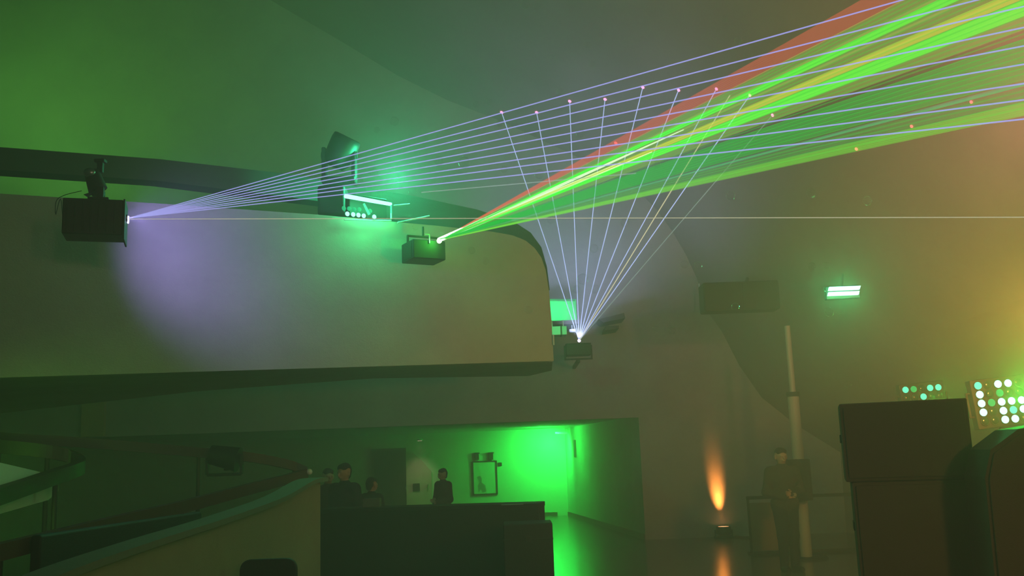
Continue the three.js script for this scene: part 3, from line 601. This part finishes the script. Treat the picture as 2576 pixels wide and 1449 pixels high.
// loudspeakers
function cabinet(name, label, c, w, h, d, turn, tilt = 0) {
  const t = thing(name, label, 'loudspeaker', c, turn); t.rotation.x = tilt;
  part(t, 'cabinet', box(w, h, d, 0, h / 2, -d / 2, 0.012), M.grille);
  part(t, 'grille', box(w - 0.05, h - 0.05, 0.02, 0, h / 2, 0.008, 0.006), M.grille);
  for (const s of [-1, 1]) part(t, 'handle', box(0.012, 0.06, 0.2, s * (w / 2 + 0.004), h * 0.55, -d / 2, 0.004), M.black);
  for (const [x, z] of [[-1, 0], [1, 0], [-1, 1], [1, 1]]) part(t, 'foot', new THREE.CylinderGeometry(0.025, 0.025, 0.012, 12).translate(x * (w / 2 - 0.06), 0.006, -0.06 - z * (d - 0.12)), M.black);
  return t;
}
{
  const a = at(2110, 1019, 7.0), b = at(2432, 998, 6.75), w = a.distanceTo(b), top = (a.y + b.y) / 2, c = a.clone().add(b).multiplyScalar(0.5), turn = Math.atan2(-(b.z - a.z), b.x - a.x);
  const h1 = 0.55, h2 = (top - h1) / 2, shift = V(0.04, 0, 0);
  cabinet('loudspeaker', 'top cabinet of the big dark loudspeaker stack at the right', V(c.x, top - h1, c.z), w, h1, 0.5, turn);
  cabinet('loudspeaker', 'middle cabinet of the big dark loudspeaker stack at the right', V(c.x, h2, c.z).add(shift), w, h2 - 0.002, 0.55, turn);
  cabinet('loudspeaker', 'bottom cabinet of the big dark loudspeaker stack, cut by the lower edge', V(c.x, 0, c.z).add(shift), w, h2 - 0.002, 0.55, turn);
  // wedge shaped stack at the right edge
  const pl = uprightPlane(at(2480, 1250, 6.2), at(2700, 1250, 5.9)), o = at(2590, 1400, 6.05); o.y = 0;
  const t = thing('loudspeaker', 'dark slant topped loudspeaker cut off by the right edge', 'loudspeaker', o);
  const g = slab([[2478, 1200], [2492, 1131], [2562, 1079], [2640, 1066], [2680, 1140], [2740, 1850], [2540, 1830]], pl, V(0.05, 0, -0.4));
  for (let i = 0; i < g.attributes.position.count; i++) if (g.attributes.position.getY(i) < 0.01) g.attributes.position.setY(i, 0.01);
  part(t, 'cabinet', localTo(g, o), M.grille);
  const gr = slab([[2488, 1205], [2500, 1140], [2565, 1092], [2632, 1080], [2665, 1145], [2700, 1700], [2535, 1690]], pl, V(-0.005, 0, 0.02));
  for (let i = 0; i < gr.attributes.position.count; i++) if (gr.attributes.position.getY(i) < 0.05) gr.attributes.position.setY(i, 0.05);
  part(t, 'grille', localTo(gr, o), M.grille);
  // long cabinet on the vault
  const wp = at(1862, 746, 15.2), wt = thing('wall_speaker', 'long dark loudspeaker mounted high on the vault beside the metal strip', 'loudspeaker', wp);
  part(wt, 'cabinet', box(1.2, 0.46, 0.4, 0, 0, -0.1, 0.03), M.speakerBlack);
  for (const x of [-0.3, 0.3]) part(wt, 'grille', box(0.56, 0.42, 0.02, x, 0, 0.105, 0.006), M.speakerBlack);
  const hit = wt.worldToLocal(onVault(1880, 700, -0.05).p.clone());
  part(wt, 'bracket', bar(V(0.1, 0.1, -0.2), hit, 0.03), M.casing);
}
// pole with a small speaker
{
  const p = at(1981, 830, 15), topY = at(1980, 820, 15).y, midY = at(1996, 992, 15).y, t = thing('speaker_pole', 'tall pale telescopic pole behind the standing person', 'pole', V(p.x, 0, -15));
  const pm = mat(rgb(0.55, 0.53, 0.48), 0.5);
  part(t, 'upper_tube', bar(V(0, midY - 0.1, 0), V(0, topY, 0), 0.045, 16), pm);
  part(t, 'lower_tube', bar(V(0, 0.02, 0), V(0, midY, 0), 0.085, 16), pm);
  part(t, 'collar', new THREE.CylinderGeometry(0.1, 0.1, 0.07, 18).translate(0, midY, 0), M.casing);
  part(t, 'foot', new THREE.CylinderGeometry(0.3, 0.32, 0.03, 24).translate(0, 0.015, 0), M.casing);
  const b = at(2010, 1207, 14.7), s = thing('wall_speaker', 'small dark speaker box on the pole beside the person', 'loudspeaker', b);
  part(s, 'cabinet', box(0.30, 0.60, 0.26, 0, 0, 0, 0.015), M.speakerBlack);
  part(s, 'grille', box(0.26, 0.56, 0.01, 0, 0, 0.132, 0.004), M.speakerBlack);
  part(s, 'clamp', box(0.1, 0.12, 0.1, -0.05, 0, -0.17, 0.01), M.casing);
}
// low barrier behind the person
{
  const a = at(1877, 1246, 15.75), b = at(2160, 1243, 15.75), m = a.clone().add(b).multiplyScalar(0.5), h = m.y, w = b.x - a.x;
  const t = thing('barrier', 'low dark crowd barrier behind the standing person', 'barrier', V(m.x, 0, -15.75));
  part(t, 'top_rail', box(w, 0.05, 0.05, 0, h - 0.02, 0, 0.01), M.clothBrown);
  for (const x of [-0.5, -0.02, 0.5]) part(t, 'post', box(0.035, h - 0.04, 0.035, x * (w - 0.04), (h - 0.04) / 2, 0, 0.006), M.clothBrown);
  part(t, 'panel', box(w * 0.44, h - 0.16, 0.02, -w * 0.26, (h - 0.16) / 2 + 0.06, 0, 0.004), mat(rgb(0.30, 0.24, 0.18), 0.8));
  part(t, 'base', box(w, 0.03, 0.4, 0, 0.016, 0, 0.006), M.clothBrown);
}

// ================================================================ PEOPLE
const capsule = (a, b, ra, rb) => ({ a: V(...a), b: V(...b), ra, rb });
function field(prims, p, k, grow) {
  let d = 1e3;
  for (const c of prims) {
    const ax = c.b.x - c.a.x, ay = c.b.y - c.a.y, az = c.b.z - c.a.z, l2 = ax * ax + ay * ay + az * az || 1e-9;
    let t = ((p[0] - c.a.x) * ax + (p[1] - c.a.y) * ay + (p[2] - c.a.z) * az) / l2; t = t < 0 ? 0 : t > 1 ? 1 : t;
    const dx = p[0] - c.a.x - ax * t, dy = p[1] - c.a.y - ay * t, dz = p[2] - c.a.z - az * t;
    const e = Math.sqrt(dx * dx + dy * dy + dz * dz) - (c.ra + (c.rb - c.ra) * t) - grow;
    const h = Math.max(k - Math.abs(d - e), 0) / k; d = Math.min(d, e) - h * h * k / 4;
  }
  return d;
}
function skinOf(prims, res, k = 0.03, grow = 0) {
  const bb = new THREE.Box3();
  for (const c of prims) { bb.expandByPoint(c.a.clone().addScalar(c.ra + grow + .03)); bb.expandByPoint(c.a.clone().addScalar(-c.ra - grow - .03)); bb.expandByPoint(c.b.clone().addScalar(c.rb + grow + .03)); bb.expandByPoint(c.b.clone().addScalar(-c.rb - grow - .03)); }
  const mc = new MarchingCubes(res, new THREE.MeshBasicMaterial(), false, false, 60000), n = mc.size, half = mc.halfsize, ctr = bb.getCenter(V(0, 0, 0)), ext = bb.getSize(V(0, 0, 0)).multiplyScalar(0.5 * half / (half - 2));
  for (let z = 0; z < n; z++) for (let y = 0; y < n; y++) for (let x = 0; x < n; x++)
    mc.field[x + y * n + z * n * n] = -field(prims, [ctr.x + (x - half) / half * ext.x, ctr.y + (y - half) / half * ext.y, ctr.z + (z - half) / half * ext.z], k, grow);
  mc.isolation = 0; mc.update();
  const cnt = mc.count, pos = new Float32Array(cnt * 3), nor = new Float32Array(cnt * 3);
  for (let i = 0; i < cnt; i++) {
    const q = [0, 1, 2].map((c) => mc.positionArray[i * 3 + c]); pos.set([ctr.x + q[0] * ext.x, ctr.y + q[1] * ext.y, ctr.z + q[2] * ext.z], i * 3);
    const m = V(mc.normalArray[i * 3] / ext.x, mc.normalArray[i * 3 + 1] / ext.y, mc.normalArray[i * 3 + 2] / ext.z).normalize(); nor.set([m.x, m.y, m.z], i * 3);
  }
  const g = new THREE.BufferGeometry(); g.setAttribute('position', new THREE.BufferAttribute(pos, 3)); g.setAttribute('normal', new THREE.BufferAttribute(nor, 3)); g.setAttribute('uv', new THREE.BufferAttribute(new Float32Array(cnt * 2), 2));
  return g;
}
function handPrims(w, dir, side, curl) {   // palm, four unequal fingers of two bones and a thumb leaving the side of the palm
  const d = V(...dir).normalize(), s = V(...side).normalize(), dn = d.clone().cross(s).normalize(), o = V(...w), at3 = (f, l, n) => o.clone().addScaledVector(d, f).addScaledVector(s, l).addScaledVector(dn, n), out = [];
  const cap = (a, b, ra, rb) => out.push({ a, b, ra, rb });
  cap(at3(0, 0, 0), at3(0.035, 0, 0), 0.026, 0.026);
  [-0.027, -0.009, 0.009, 0.027].forEach((l, i) => {
    const len = [0.062, 0.078, 0.084, 0.074][i];
    cap(at3(0.02, l * 0.7, 0), at3(0.075, l, 0), 0.014, 0.012);
    cap(at3(0.075, l, 0), at3(0.075 + len * 0.5, l * 1.08, curl * 0.02), 0.0095, 0.009);
    cap(at3(0.075 + len * 0.5, l * 1.08, curl * 0.02), at3(0.075 + len * 0.85, l * 1.05, curl * 0.05), 0.009, 0.008);
  });
  cap(at3(0.02, 0.024, 0), at3(0.05, 0.052, curl * 0.012), 0.013, 0.011); cap(at3(0.05, 0.052, curl * 0.012), at3(0.082, 0.060, curl * 0.025), 0.010, 0.0085);
  return out;
}
function figure(pose) {
  const J = pose, head = [
    capsule([0, 1.585, 0.0], [0, 1.625, -0.012], 0.080, 0.086), capsule([0, 1.545, 0.035], [0, 1.60, 0.03], 0.048, 0.06),
    capsule([0, 1.592, 0.095], [0, 1.565, 0.108], 0.010, 0.013), capsule([-0.012, 1.535, 0.088], [0.012, 1.535, 0.088], 0.010, 0.010),
    capsule([-0.083, 1.60, -0.01], [-0.085, 1.565, -0.005], 0.014, 0.010), capsule([0.083, 1.60, -0.01], [0.085, 1.565, -0.005], 0.014, 0.010),
    capsule([-0.03, 1.607, 0.082], [0.03, 1.607, 0.082], 0.012, 0.012), capsule([0, 1.42, -0.015], [0, 1.55, 0.0], 0.055, 0.052)];
  const torso = [capsule([-0.06, 0.94, 0], [0.06, 0.94, 0], 0.125, 0.125), capsule([0, 0.98, 0], [0, 1.25, -0.01], 0.125, 0.14), capsule([-0.07, 1.27, 0], [0.07, 1.27, 0], 0.125, 0.125), capsule([-0.15, 1.385, -0.01], [0.15, 1.385, -0.01], 0.065, 0.065), capsule([0, 1.36, -0.01], [0, 1.45, -0.01], 0.08, 0.055)];
  const limbs = (a, r) => [capsule(a[0], a[1], r[0], r[1]), capsule(a[1], a[2], r[1], r[2])];
  const arms = [...limbs(J.armR, [0.056, 0.045, 0.033]), ...limbs(J.armL, [0.056, 0.045, 0.033])];
  const legs = [...limbs(J.legR, [0.092, 0.062, 0.042]), ...limbs(J.legL, [0.092, 0.062, 0.042])];
  const feet = [J.legR, J.legL].flatMap((l, i) => { const [x, , z] = l[2]; return [capsule([x, 0.06, z - 0.02], [x, 0.035, z - 0.03], 0.04, 0.034), capsule([x, 0.045, z], [x + (i ? .02 : -.02), 0.03, z + 0.16], 0.042, 0.030)]; });
  const hands = [[J.armR, J.handR], [J.armL, J.handL]].map(([a, h]) => handPrims(a[2], h[0], h[1], h[2]));
  const body = merged(skinOf([...torso, ...arms, ...legs, ...feet, head[7]], 74), skinOf(head, 52, 0.02), ...hands.map((h) => skinOf(h, 44, 0.008)));
  return {
    body, jacket: skinOf([...torso.slice(1), torso[0], ...arms.map((c) => ({ ...c }))], 70, 0.04, 0.018), trousers: skinOf([torso[0], ...legs], 60, 0.03, 0.016), shoes: skinOf(feet, 44, 0.02, 0.012),
    hair: skinOf([capsule([0, 1.615, -0.025], [0, 1.645, -0.02], 0.083, 0.082), capsule([-0.03, 1.66, 0.03], [0.03, 1.66, 0.03], 0.045, 0.045), capsule([0, 1.56, -0.06], [0, 1.62, -0.04], 0.05, 0.07)], 36, 0.02),
  };
}
const folded = figure({
  armR: [[-0.19, 1.38, -0.01], [-0.26, 1.10, 0.0], [-0.06, 1.04, 0.17]], armL: [[0.19, 1.38, -0.01], [0.25, 1.10, 0.0], [0.05, 1.07, 0.18]],
  handR: [[1, 0.1, 0.25], [0, 1, 0], 1], handL: [[-1, 0.1, 0.2], [0, 1, 0], -1],
  legR: [[-0.085, 0.90, 0], [-0.075, 0.49, 0.02], [-0.07, 0.08, -0.02]], legL: [[0.085, 0.90, 0], [0.085, 0.49, 0.02], [0.085, 0.08, 0.0]],
});
const relaxed = figure({
  armR: [[-0.19, 1.38, -0.01], [-0.24, 1.10, -0.03], [-0.23, 0.84, 0.05]], armL: [[0.19, 1.38, -0.01], [0.24, 1.10, -0.03], [0.22, 0.84, 0.06]],
  handR: [[0, -1, 0.15], [0, 0, 1], 1], handL: [[0, -1, 0.15], [0, 0, 1], -1],
  legR: [[-0.085, 0.90, 0], [-0.09, 0.49, 0.02], [-0.10, 0.08, -0.01]], legL: [[0.085, 0.90, 0], [0.09, 0.49, 0.02], [0.11, 0.08, 0.02]],
});
function person(label, f, pos, height, turn, cloth) {
  const m = new THREE.Mesh(f.body, M.skin); m.name = numbered('person'); scene.add(m); tag(m, label, 'person');
  m.position.copy(pos); m.rotation.y = turn; m.scale.setScalar(height / 1.73);
  part(m, 'jacket', f.jacket, cloth); part(m, 'trousers', f.trousers, M.cloth); part(m, 'shoes', f.shoes, M.black); part(m, 'hair', f.hair, M.hair);
  return shade(m);
}
{
  const stand = (px, py, d) => { const p = at(px, py, d); return V(p.x, 0, p.z); };
  person('person in dark clothes standing alone by the pole, arms folded', folded, stand(1977, 1300, 13.6), 1.66, 0.15, M.clothBrown);
  person('person in dark clothes behind the booth, furthest left', relaxed, stand(826, 1250, 14.0), 1.60, 0.5, M.cloth);
  person('tallest of the dark figures at the left end of the booth', relaxed, stand(866, 1250, 12.6), 1.67, -0.6, M.cloth);
  person('short dark figure leaning behind the booth in front of the dark door', folded, stand(936, 1250, 13.6), 1.46, 2.4, M.cloth);
  person('dark figure standing between the pale door and the green wall', folded, stand(1114, 1230, 17.5), 1.50, -0.9, M.cloth);
}

// ================================================================ SOAP BUBBLES
{
  const film = new THREE.MeshPhysicalMaterial({ color: 0xffffff, roughness: 0.03, transmission: 1, thickness: 0, ior: 1.5, iridescence: 1, iridescenceIOR: 1.33, iridescenceThicknessRange: [250, 420], side: THREE.DoubleSide });
  const round = new THREE.SphereGeometry(1, 24, 16);
  const spots = [[1322, 10, 13], [1352, 16, 12], [1478, 112, 9], [1491, 162, 9], [1390, 148, 9], [1822, 45, 8], [1857, 102, 10], [1408, 231, 9], [1197, 262, 9], [1231, 257, 9], [1103, 405, 12], [1168, 409, 15], [1173, 389, 10], [1268, 426, 9], [1357, 438, 13], [1460, 336, 11], [1258, 310, 9], [1838, 492, 12], [2041, 485, 12], [2182, 505, 12], [1386, 553, 10], [1572, 560, 11], [1494, 625, 11], [1466, 702, 14], [1450, 728, 10], [1497, 727, 11], [1222, 656, 10], [1187, 630, 9], [1722, 665, 10], [1756, 668, 10], [1650, 826, 8], [1690, 831, 10], [2042, 670, 10], [2080, 668, 9], [2086, 785, 12], [1330, 780, 10], [2133, 967, 8], [992, 305, 12], [975, 383, 9], [942, 434, 11], [903, 456, 11], [893, 460, 8], [948, 327, 8], [1038, 481, 11], [1046, 570, 9], [1652, 413, 10], [2068, 735, 8], [1850, 772, 10]];
  const places = [['at the top edge of the picture', (x, y) => y < 30], ['on the vault above the violet beams', (x, y) => y < 270 && x > 1150], ['in the chain above the green lamp panel', (x, y) => x < 1010], ['between the lamp panel and the middle projector', (x, y) => x < 1060 && y > 470], ['among the violet beams right of the lamp panel', (x, y) => x < 1300 && y < 440],
    ['on the pale bulkhead', (x, y) => x < 1380 && y > 600], ['around the crossing of the violet and upright beams', (x, y) => x < 1560 && y < 580], ['among the upright violet beams', (x, y) => x < 1600 && y < 740], ['below the level yellow beam near the metal strip', (x, y) => x < 1800 && y > 640], ['near the green strobe lamp', (x, y) => x > 1840 && y > 640 && y < 800], ['just over or under the level yellow beam at the right', (x, y) => x > 1560 && y < 570], ['low over the loudspeaker stack', () => true]];
  const bins = places.map(() => []);
  spots.forEach((p) => bins[places.findIndex(([, f]) => f(p[0], p[1]))].push(p));
  const nth = ['leftmost', 'second from left', 'third from left', 'fourth from left', 'fifth from left', 'sixth from left', 'seventh from left', 'eighth from left', 'ninth from left', 'tenth from left'];
  bins.forEach((bin, k) => bin.sort((a, b) => a[0] - b[0]).forEach(([x, y, r], i) => {
    const d = 3.6 + rnd() * 2.6, which = bin.length === 1 ? 'single soap bubble' : nth[i] + ' soap bubble';
    const b = single('soap_bubble', which + ' ' + places[k][0], 'soap bubble', round, film, 'soap bubbles drifting in the haze');
    b.position.copy(at(x, y, d)); b.scale.setScalar(r * d / 2439);
  }));
}

// ================================================================ WASH LAMPS OUTSIDE THE FRAME, ADDED FILL LAMPS AMONG THEM
{
  const profile = [[0.001, 0.26], [0.07, 0.25], [0.09, 0.2], [0.10, 0.03], [0.115, 0.0], [0.10, 0.0], [0.09, 0.02], [0.001, 0.02]].map(([x, y]) => new THREE.Vector2(x, y)), can = new THREE.LatheGeometry(profile, 22), disc = new THREE.CylinderGeometry(0.088, 0.088, 0.006, 22).translate(0, 0.012, 0);
  for (const [lampName, label] of [['green_wash', 'green wash lamp high at the left of the gallery'], ['green_low_fill', 'added green fill lamp under the gallery at the left'], ['green_floor_wash', 'green wash lamp standing low at the far left'], ['orange_wash', 'orange wash lamp beyond the right edge'], ['red_wash', 'red wash lamp high beyond the right edge'], ['rear_fill', 'added warm fill lamp behind the viewer'], ['rear_low_fill', 'added low fill lamp, warm, behind the viewer at the right'], ['rear_right_fill', 'added amber fill lamp behind the viewer at the right']]) {
    const l = scene.getObjectByName(lampName), dir = l.target.position.clone().sub(l.position).normalize(), t = thing('wash_light', label, 'stage light', l.position.clone().addScaledVector(dir, -0.16));
    t.quaternion.setFromUnitVectors(V(0, -1, 0), dir);
    const h = part(t, 'housing', can, M.casing); part(h, 'yoke', new THREE.TorusGeometry(0.15, 0.012, 8, 24, Math.PI).translate(0, 0.12, 0), M.casing);
    part(t, 'lens_light', disc, glow(l.color.r * 2, l.color.g * 2, l.color.b * 2));
  }
}

renderer.render(scene, camera);
